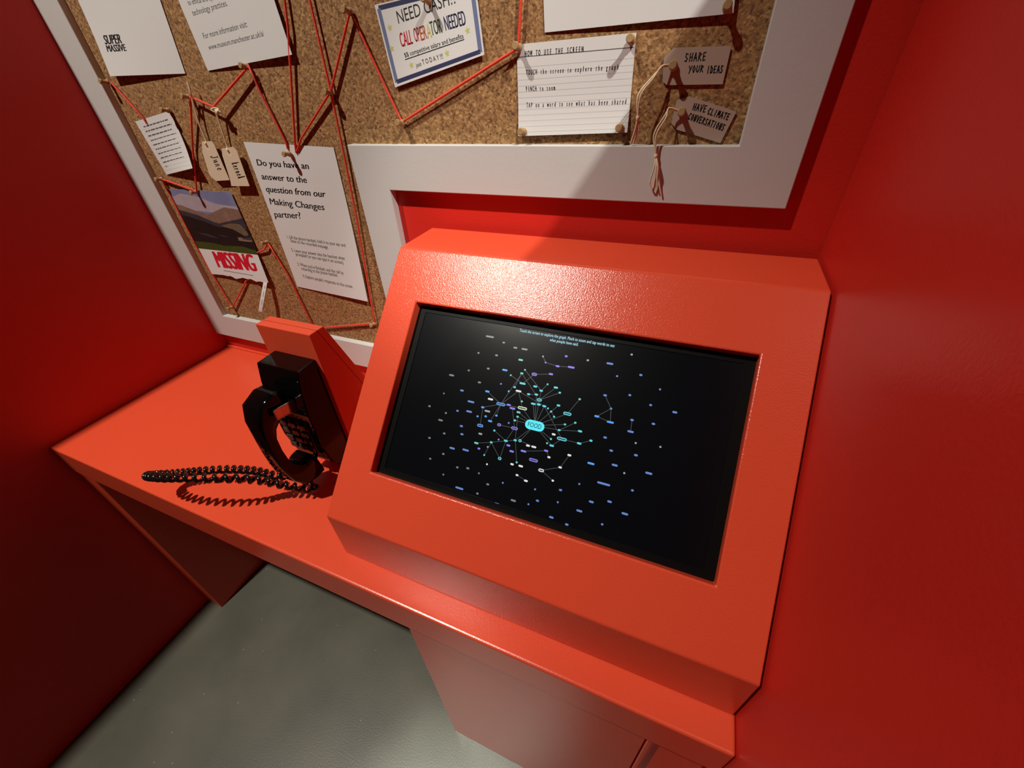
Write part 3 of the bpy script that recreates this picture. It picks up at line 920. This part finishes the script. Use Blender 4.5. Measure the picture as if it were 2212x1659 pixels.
thread([A((607, -60), .006), A((622, 60), .0095), A((637, 308), .006), A((640, 330), .0022)],
       'red thread hanging straight down behind the top of the question sheet')
thread([A((642, 326), .0025), A((650, 300), .006), A((715, 196), .009), A((756, 24), .009), A((868, 264), .008), A((1120, 103), .008), A((1128, -60), .008)],
       'red zigzag thread rising to a peak, dipping under the flyer, up past the ruled card')
thread([A((655, -60), .010), A((714, 196), .011), A((740, 320), .010), A((770, 470), .008), A((794, 610), .006), A((810, 698), .008), A((706, 707), .007), A((686, 712), .006)],
       'red thread running down the right side of the question sheet, then left to the block')
thread([A((676, 704), .006), A((620, 590), .006), A((578, 524), .008), A((572, 538), .009), A((556, 546), .0035), A((540, 600), .0022), A((532, 606), .004), A((502, 664), .009),
        A((466, 605), .006), A((431, 545), .006), A((350, 387), .008), A((425, 413), .010), A((416, 320), .006), A((411, 209), .016), A((461, 231), .024), A((537, 143), .016), A((565, 205), .008), A((618, 308), .005), A((622, 322), .0022)],
       'long red thread looping round the left pins, behind the missing poster and the note')
thread([A((240, 178), .008), A((309, 254), .006), A((318, 268), .0022)],
       'short red thread slanting from the left frame to behind the typed note')

# ------------------------------------------------------------------ manila tags on twine, left
def tag_left(cpx, label, word, hole_px, twine_px, yoff, knot=None, word_px=None):
    """a luggage tag: clipped top corners, a reinforced hole, twine up to its hanger"""
    y = TC - yoff
    pts = [at(p, y) for p in cpx]
    c = at(hole_px, y)
    root = thing('luggage_tag', label, 'tag', (c.x, y, c.z), 'manila luggage tags hung on twine')
    mb = MB()
    n_ = len(pts)
    R = 0.0030
    hole = [Vector((c.x + R * math.cos(2 * math.pi * k / 12), y, c.z + R * math.sin(2 * math.pi * k / 12))) for k in range(12)]
    bm = bmesh.new()
    ov = [bm.verts.new(p) for p in pts]; hv = [bm.verts.new(p) for p in hole]
    es = [bm.edges.new((a, b_)) for a, b_ in zip(ov, ov[1:] + ov[:1])] + [bm.edges.new((a, b_)) for a, b_ in zip(hv, hv[1:] + hv[:1])]
    bmesh.ops.triangle_fill(bm, use_beauty=True, edges=es)
    bmesh.ops.recalc_face_normals(bm, faces=bm.faces)
    r_ = bmesh.ops.extrude_face_region(bm, geom=list(bm.faces))
    for v in r_['geom']:
        if isinstance(v, bmesh.types.BMVert):
            v.co.y += 0.0006
    bm.verts.index_update()
    vs = [v.co.copy() for v in bm.verts]
    fs = [tuple(v.index for v in f.verts) for f in bm.faces]
    bm.free()
    mb.add(vs, fs)
    ro = [Vector((c.x + 0.0068 * math.cos(2 * math.pi * k / 16), y - 0.00008, c.z + 0.0068 * math.sin(2 * math.pi * k / 16))) for k in range(16)]
    ri = [Vector((c.x + 0.0036 * math.cos(2 * math.pi * k / 16), y - 0.00008, c.z + 0.0036 * math.sin(2 * math.pi * k / 16))) for k in range(16)]
    mb.add(ro + ri, [(k, (k + 1) % 16, 16 + (k + 1) % 16, 16 + k) for k in range(16)], 1)
    wa, wb, wh = (at(p, y) for p in word_px)
    put_script(mb, word, wa, wb, wh - wa, lambda p: Vector((p.x, y - 0.00012, p.z)), 2, 0.0014)
    mb.build('card', [M['manila'], M['manila_ring'], M['ink']], root, recalc=False)
    mb = MB()
    tp = [at(p, TC - o_) for p, o_ in twine_px]
    for dx in (-0.0012, 0.0012):
        q = [p + Vector((dx * (0.3 + 0.7 * min(1, k)), 0, 0)) for k, p in enumerate(tp)]
        mb.tube(catmull([Vector((c.x, y + 0.0015, c.z)), Vector((c.x + dx, y - 0.002, c.z + 0.006))] + q, 5), 0.0010, 6)
    if knot:
        kp = at(knot, TC - 0.014)
        for k in range(4):
            ring = [kp + Vector((0.0065 * math.cos(th + k) + 0.004, -0.002 + 0.0035 * math.sin(th * 2 + k), -0.002 + 0.0048 * math.sin(th + k * 0.7))) for th in [2 * math.pi * i / 14 for i in range(15)]]
            mb.tube(ring, 0.0012, 6)
        for dx, dz in ((0.016, -0.004), (0.013, -0.010)):
            mb.tube(catmull([kp, kp + Vector((dx * 0.6, -0.003, dz * 0.2)), kp + Vector((dx, -0.001, dz))], 5), 0.0011, 6)
    mb.build('twine', M['twine'], root)


tag_left([(436, 306), (457, 305), (463, 313), (496, 389), (466, 391), (452, 377), (437, 328)],
         'left manila tag with a handwritten name, its twine rising to a pin', 'june', (448, 317),
         [((444, 302), .006), ((428, 262), .008), ((415, 215), .010), ((411, 200), .013), ((404, 176), .012)], 0.008,
         word_px=((455, 337), (472, 371), (468, 334)))
tag_left([(479, 321), (503, 317), (512, 327), (539, 402), (500, 402), (497, 388), (480, 335)],
         'right manila tag with a handwritten name, its twine knotted over a red thread', 'kernel', (495, 330),
         [((490, 316), .006), ((477, 275), .008), ((465, 240), .011), ((462, 232), .013)], 0.011, knot=(464, 237),
         word_px=((500, 352), (516, 388), (512, 349)))

# ------------------------------------------------------------------ buff tags with looped strings, right
def tag_right(cpx, label, lines, pinkey, string, tail, hole_px):
    y = TC - 0.0025
    pts = [at(p, y) for p in cpx]
    c = at(hole_px, y)
    root = thing('string_tag', label, 'tag', (c.x, y, c.z), 'buff string tags at the right of the board')
    mb = MB()
    n_ = len(pts)
    vs = [Vector((p.x, y, p.z)) for p in pts] + [Vector((p.x, y + 0.0006, p.z)) for p in pts]
    fs = [tuple(range(n_)), tuple(range(2 * n_ - 1, n_ - 1, -1))] + [(i, n_ + i, n_ + (i + 1) % n_, (i + 1) % n_) for i in range(n_)]
    mb.add(vs, fs)
    for st, a, b_, h in lines:
        A_, B_, H_ = (at(p, y) for p in (a, b_, h))
        put_script(mb, st, A_, B_, H_ - A_, lambda p: Vector((p.x, y - 0.00012, p.z)), 1, 0.0012)
    mb.build('card', [M['buff'], M['ink']], root, recalc=True)
    mb = MB()
    base = [at(p, TC - o_) for p, o_ in string]
    mb.tube(catmull(base, 6), 0.0011, 6)
    b2 = [p + Vector((0.004 * math.sin(math.pi * k / (len(base) - 1)) * (1 if k > 1 else -0.4), -0.001, 0.001)) for k, p in enumerate(base)]
    mb.tube(catmull(b2, 6), 0.0011, 6)
    kn = base[-1]
    mb.lathe(kn + Vector((0, 0, 0.003)), (0, 0, -1), [(0, 0.0010), (0.002, 0.0026), (0.005, 0.0026), (0.007, 0.0012)], 8)
    for tl in tail:
        mb.tube(catmull([kn] + [at(p, TC - o_) for p, o_ in tl], 5), 0.0011, 6)
    mb.build('string', M['twine'], root)


tag_right([(1455, 103), (1580, 99), (1561, 182), (1440, 184), (1431, 175), (1434, 125)],
          'buff tag lettered SHARE YOUR IDEAS, upper of the two at the board right', [('SHARE', (1478, 133), (1526, 130), (1480, 116)), ('YOUR', (1486, 157), (1520, 155), (1488, 143)), ('IDEAS', (1526, 158), (1562, 157), (1528, 143))],
          'share', [((1447, 142), .006), ((1430, 146), .012), ((1404, 172), .018), ((1380, 202), .022), ((1376, 228), .022), ((1378, 253), .020)],
          [[((1372, 280), .018), ((1363, 309), .014)], [((1376, 280), .017), ((1368, 310), .014)], [((1380, 275), .017), ((1374, 309), .013)]], (1450, 142))
tag_right([(1488, 208), (1591, 241), (1556, 309), (1462, 280), (1450, 266), (1462, 216)],
          'buff tag lettered HAVE CLIMATE CONVERSATIONS, lower of the two at the board right', [('HAVE', (1495, 237), (1525, 243), (1499, 223)), ('CLIMATE', (1527, 246), (1574, 260), (1532, 233)),
           ('CONVERSATIONS', (1485, 257), (1563, 283), (1490, 244))],
          'climate', [((1464, 240), .008), ((1446, 236), .013), ((1432, 256), .018), ((1416, 282), .020), ((1412, 302), .020), ((1417, 336), .018)],
          [[((1412, 365), .020), ((1404, 393), .019), ((1409, 408), .018)], [((1417, 365), .021), ((1414, 390), .020), ((1411, 406), .019)],
           [((1421, 362), .022), ((1420, 385), .020), ((1418, 405), .019)], [((1422, 362), .020), ((1424, 395), .018), ((1428, 420), .017)]], (1472, 241))

# ------------------------------------------------------------------ wedge block that carries the phone
BX0, BX1, BZT, BY = 0.621, 0.7445, 0.32, -0.2635
block = thing('wedge_block', 'orange-red wedge-shaped block standing on the desk behind the black telephone', 'mount', ((BX0 + BX1) / 2, -0.19, 0.0))
sl = 0.3725
mb = MB(); mb.prism([(BY, 0), (BY, BZT), (-0.2475, BZT), (-0.2475 + sl * BZT, 0)], BX0, BX1); mb.build('front_wedge', M['paint'], block, bevel=0.0012)
mb = MB(); mb.prism([(-0.2469, BZT), (-0.232, BZT), (-0.232 + sl * BZT, 0), (-0.2469 + sl * BZT, 0)], BX0, BX1); mb.build('back_board', M['paint'], block, bevel=0.0012)

# ------------------------------------------------------------------ telephone
phone = thing('wall_telephone', 'glossy black wall telephone mounted on the orange-red wedge block', 'telephone', (0.69, BY, 0.05))
PX0, PX1 = 0.642, 0.736
mb = MB()
prof_r = [(BY, 0.2715), (-0.304, 0.2705), (-0.3125, 0.235), (-0.3185, 0.185), (-0.3185, 0.115), (-0.309, 0.060), (-0.302, 0.048), (BY, 0.048)]
mb.prism(prof_r, PX0, PX1)
mb.build('body', M['black'], phone, bevel=0.0022, seg=3)
# keypad with rows of worn keys
pad = MB(); pad.prism([(-0.3182, 0.172), (-0.3222, 0.168), (-0.3222, 0.094), (-0.3160, 0.086)], 0.657, 0.722)
keypad = pad.build('keypad', M['black'], phone, bevel=0.0015)
key0 = None
for r in range(4):
    for c in range(3):
        kx, kz = 0.668 + c * 0.0215, 0.158 - r * 0.0185
        if key0 is None:
            mb = MB(); mb.box(kx - 0.0078, kx + 0.0078, -0.3255, -0.3222, kz - 0.0062, kz + 0.0062)
            key0 = mb.build('key', M['keys'], keypad, bevel=0.0016, seg=3)
            k0 = (kx, kz)
        else:
            kk = key0.copy(); COL.objects.link(kk); kk.parent = keypad
            kk.location = (kx - k0[0], 0, kz - k0[1])
# chrome cradle: two curved cheeks joined behind the earpiece
mb = MB()
mb.box(0.6605, 0.7140, -0.3212, -0.3165, 0.1985, 0.2165)
for sx_ in (-1, 1):
    base_x = 0.6872 + sx_ * 0.0262
    path = [(base_x, -0.3165, 0.1975, 0.2175), (base_x + sx_ * 0.0006, -0.331, 0.2005, 0.2205), (base_x + sx_ * 0.0014, -0.346, 0.205, 0.2238), (base_x + sx_ * 0.0036, -0.3585, 0.2085, 0.2265)]
    for (ax, ay, za, zb), (bx, by, zc, zd) in zip(path[:-1], path[1:]):
        q = [(ax, ay, za), (bx, by, zc), (bx, by, zd), (ax, ay, zb)]
        q2 = [(x + sx_ * 0.0016, y, z) for x, y, z in q]
        mb.add(q + q2, [(0, 1, 2, 3), (7, 6, 5, 4), (0, 4, 5, 1), (2, 6, 7, 3), (0, 3, 7, 4), (1, 5, 6, 2)])
    mb.tube([(x + sx_ * 0.0012, y, za) for x, y, za, zb in path], 0.0014, 8)
    mb.tube([(x + sx_ * 0.0012, y, zb) for x, y, za, zb in path], 0.0014, 8)
    ex, ey, ez, ew = path[-1]
    mb.tube([(ex + sx_ * 0.0012, ey, ez), (ex + sx_ * 0.0012, ey, ew)], 0.0014, 8)
mb.build('cradle', M['chrome'], phone)['label'] = 'chrome cradle'

# handset: one lofted C, chunky ear and mouth ends
handset = thing('telephone_handset', 'glossy black telephone handset hanging upright on the chrome cradle', 'handset', (0.686, -0.36, 0.14))
HX = 0.686
secs = [  # centre (y, z), path direction (y, z), half thickness, half width
    ((-0.3225, 0.2185), (-1, 0.05), 0.0225, 0.0225), ((-0.3250, 0.2190), (-1, 0.05), 0.0255, 0.0245), ((-0.341, 0.2195), (-1, -0.05), 0.0275, 0.0250), ((-0.355, 0.2150), (-0.80, -0.60), 0.0262, 0.0240),
    ((-0.3645, 0.2010), (-0.45, -0.89), 0.0190, 0.0205), ((-0.3705, 0.184), (-0.17, -0.985), 0.0128, 0.0175), ((-0.3740, 0.166), (-0.08, -1), 0.0100, 0.0162),
    ((-0.3748, 0.138), (0.0, -1), 0.0094, 0.0160), ((-0.3735, 0.112), (0.10, -0.99), 0.0098, 0.0165), ((-0.3690, 0.094), (0.28, -0.96), 0.0120, 0.0182),
    ((-0.3620, 0.076), (0.55, -0.83), 0.0170, 0.0215), ((-0.352, 0.0615), (0.92, -0.35), 0.0240, 0.0240), ((-0.3360, 0.0600), (1, 0.12), 0.0262, 0.0250), ((-0.3215, 0.0615), (1, 0.15), 0.0265, 0.0250), ((-0.3195, 0.062), (1, 0.15), 0.0245, 0.0232)]
mb = MB()
SEG = 36
vs = []
for (cy_, cz_), (dy, dz), ht, hw in secs:
    L = math.hypot(dy, dz); ny, nz_ = -dz / L, dy / L
    for k in range(SEG):
        th = 2 * math.pi * k / SEG
        ca, sa = math.cos(th), math.sin(th)
        ex_ = 0.30
        a = math.copysign(abs(ca) ** ex_, ca) * hw
        c_ = math.copysign(abs(sa) ** ex_, sa) * ht
        vs.append((HX + a, cy_ + ny * c_, cz_ + nz_ * c_))
fs = [(i * SEG + k, i * SEG + (k + 1) % SEG, (i + 1) * SEG + (k + 1) % SEG, (i + 1) * SEG + k) for i in range(len(secs) - 1) for k in range(SEG)]
mb.add(vs, fs, 0, True)
mb.add(vs[:SEG], [tuple(range(SEG))]); mb.add(vs[-SEG:], [tuple(range(SEG))])
hs = mb.build('handset_body', M['black'], handset, recalc=False)
bm = bmesh.new(); bm.from_mesh(hs.data)
bmesh.ops.remove_doubles(bm, verts=bm.verts, dist=1e-6)
bmesh.ops.recalc_face_normals(bm, faces=bm.faces)
bm.to_mesh(hs.data); bm.free()

# coiled cord: out of the body's underside, a tilted loop above the desk, back into the mouth end
ctrl = [(0.674, -0.296, 0.044), (0.674, -0.325, 0.044), (0.668, -0.350, 0.050), (0.6466, -0.3691, 0.052), (0.5864, -0.3732, 0.047), (0.5299, -0.3837, 0.040), (0.4828, -0.4008, 0.037), (0.4450, -0.4200, 0.037),
        (0.4230, -0.4380, 0.043), (0.4200, -0.4560, 0.058), (0.4350, -0.4680, 0.075), (0.4650, -0.4700, 0.087), (0.4950, -0.4660, 0.093), (0.5386, -0.4539, 0.097), (0.5749, -0.438, 0.093), (0.6041, -0.4194, 0.083),
        (0.6270, -0.3973, 0.064), (0.6520, -0.3790, 0.042), (0.6866, -0.3640, 0.028), (0.7100, -0.3560, 0.0235), (0.7080, -0.3490, 0.0300), (0.7020, -0.3480, 0.0400)]
path = catmull(ctrl, 60)
Ls = [0.0]
for a, b_ in zip(path[:-1], path[1:]):
    Ls.append(Ls[-1] + (b_ - a).length)
tot = Ls[-1]
NT = 44 * 18
hel = []
j = 0
nrm_ = Vector((0, 0, 1))
phase = 0.0
for k in range(NT + 1):
    s_ = tot * k / NT
    while j < len(Ls) - 2 and Ls[j + 1] < s_:
        j += 1
    f_ = (s_ - Ls[j]) / max(1e-9, Ls[j + 1] - Ls[j])
    p = path[j].lerp(path[j + 1], f_)
    tg = (path[min(j + 2, len(path) - 1)] - path[max(0, j - 1)]).normalized()
    nrm_ = (nrm_ - tg * nrm_.dot(tg)).normalized()
    bi = tg.cross(nrm_)
    amp = 0.0060 * min(1, s_ / 0.02, (tot - s_) / 0.02)
    # tighter turns round the loop's far end
    tight = 1.0 + 0.9 * math.exp(-((s_ / tot - 0.45) / 0.08) ** 2)
    phase += 2 * math.pi / 18 * tight
    hel.append(p + (nrm_ * math.cos(phase) + bi * math.sin(phase)) * amp)
mb = MB(); mb.tube(hel, 0.0033, 7)
mb.build('coiled_cord', M['cordblack'], handset)
mb = MB(); mb.lathe((0.7015, -0.3480, 0.0350), (0, 0.1, 1), [(0, 0.0035), (0.006, 0.0045)], 10); mb.build('cord_grommet', M['cordblack'], handset)
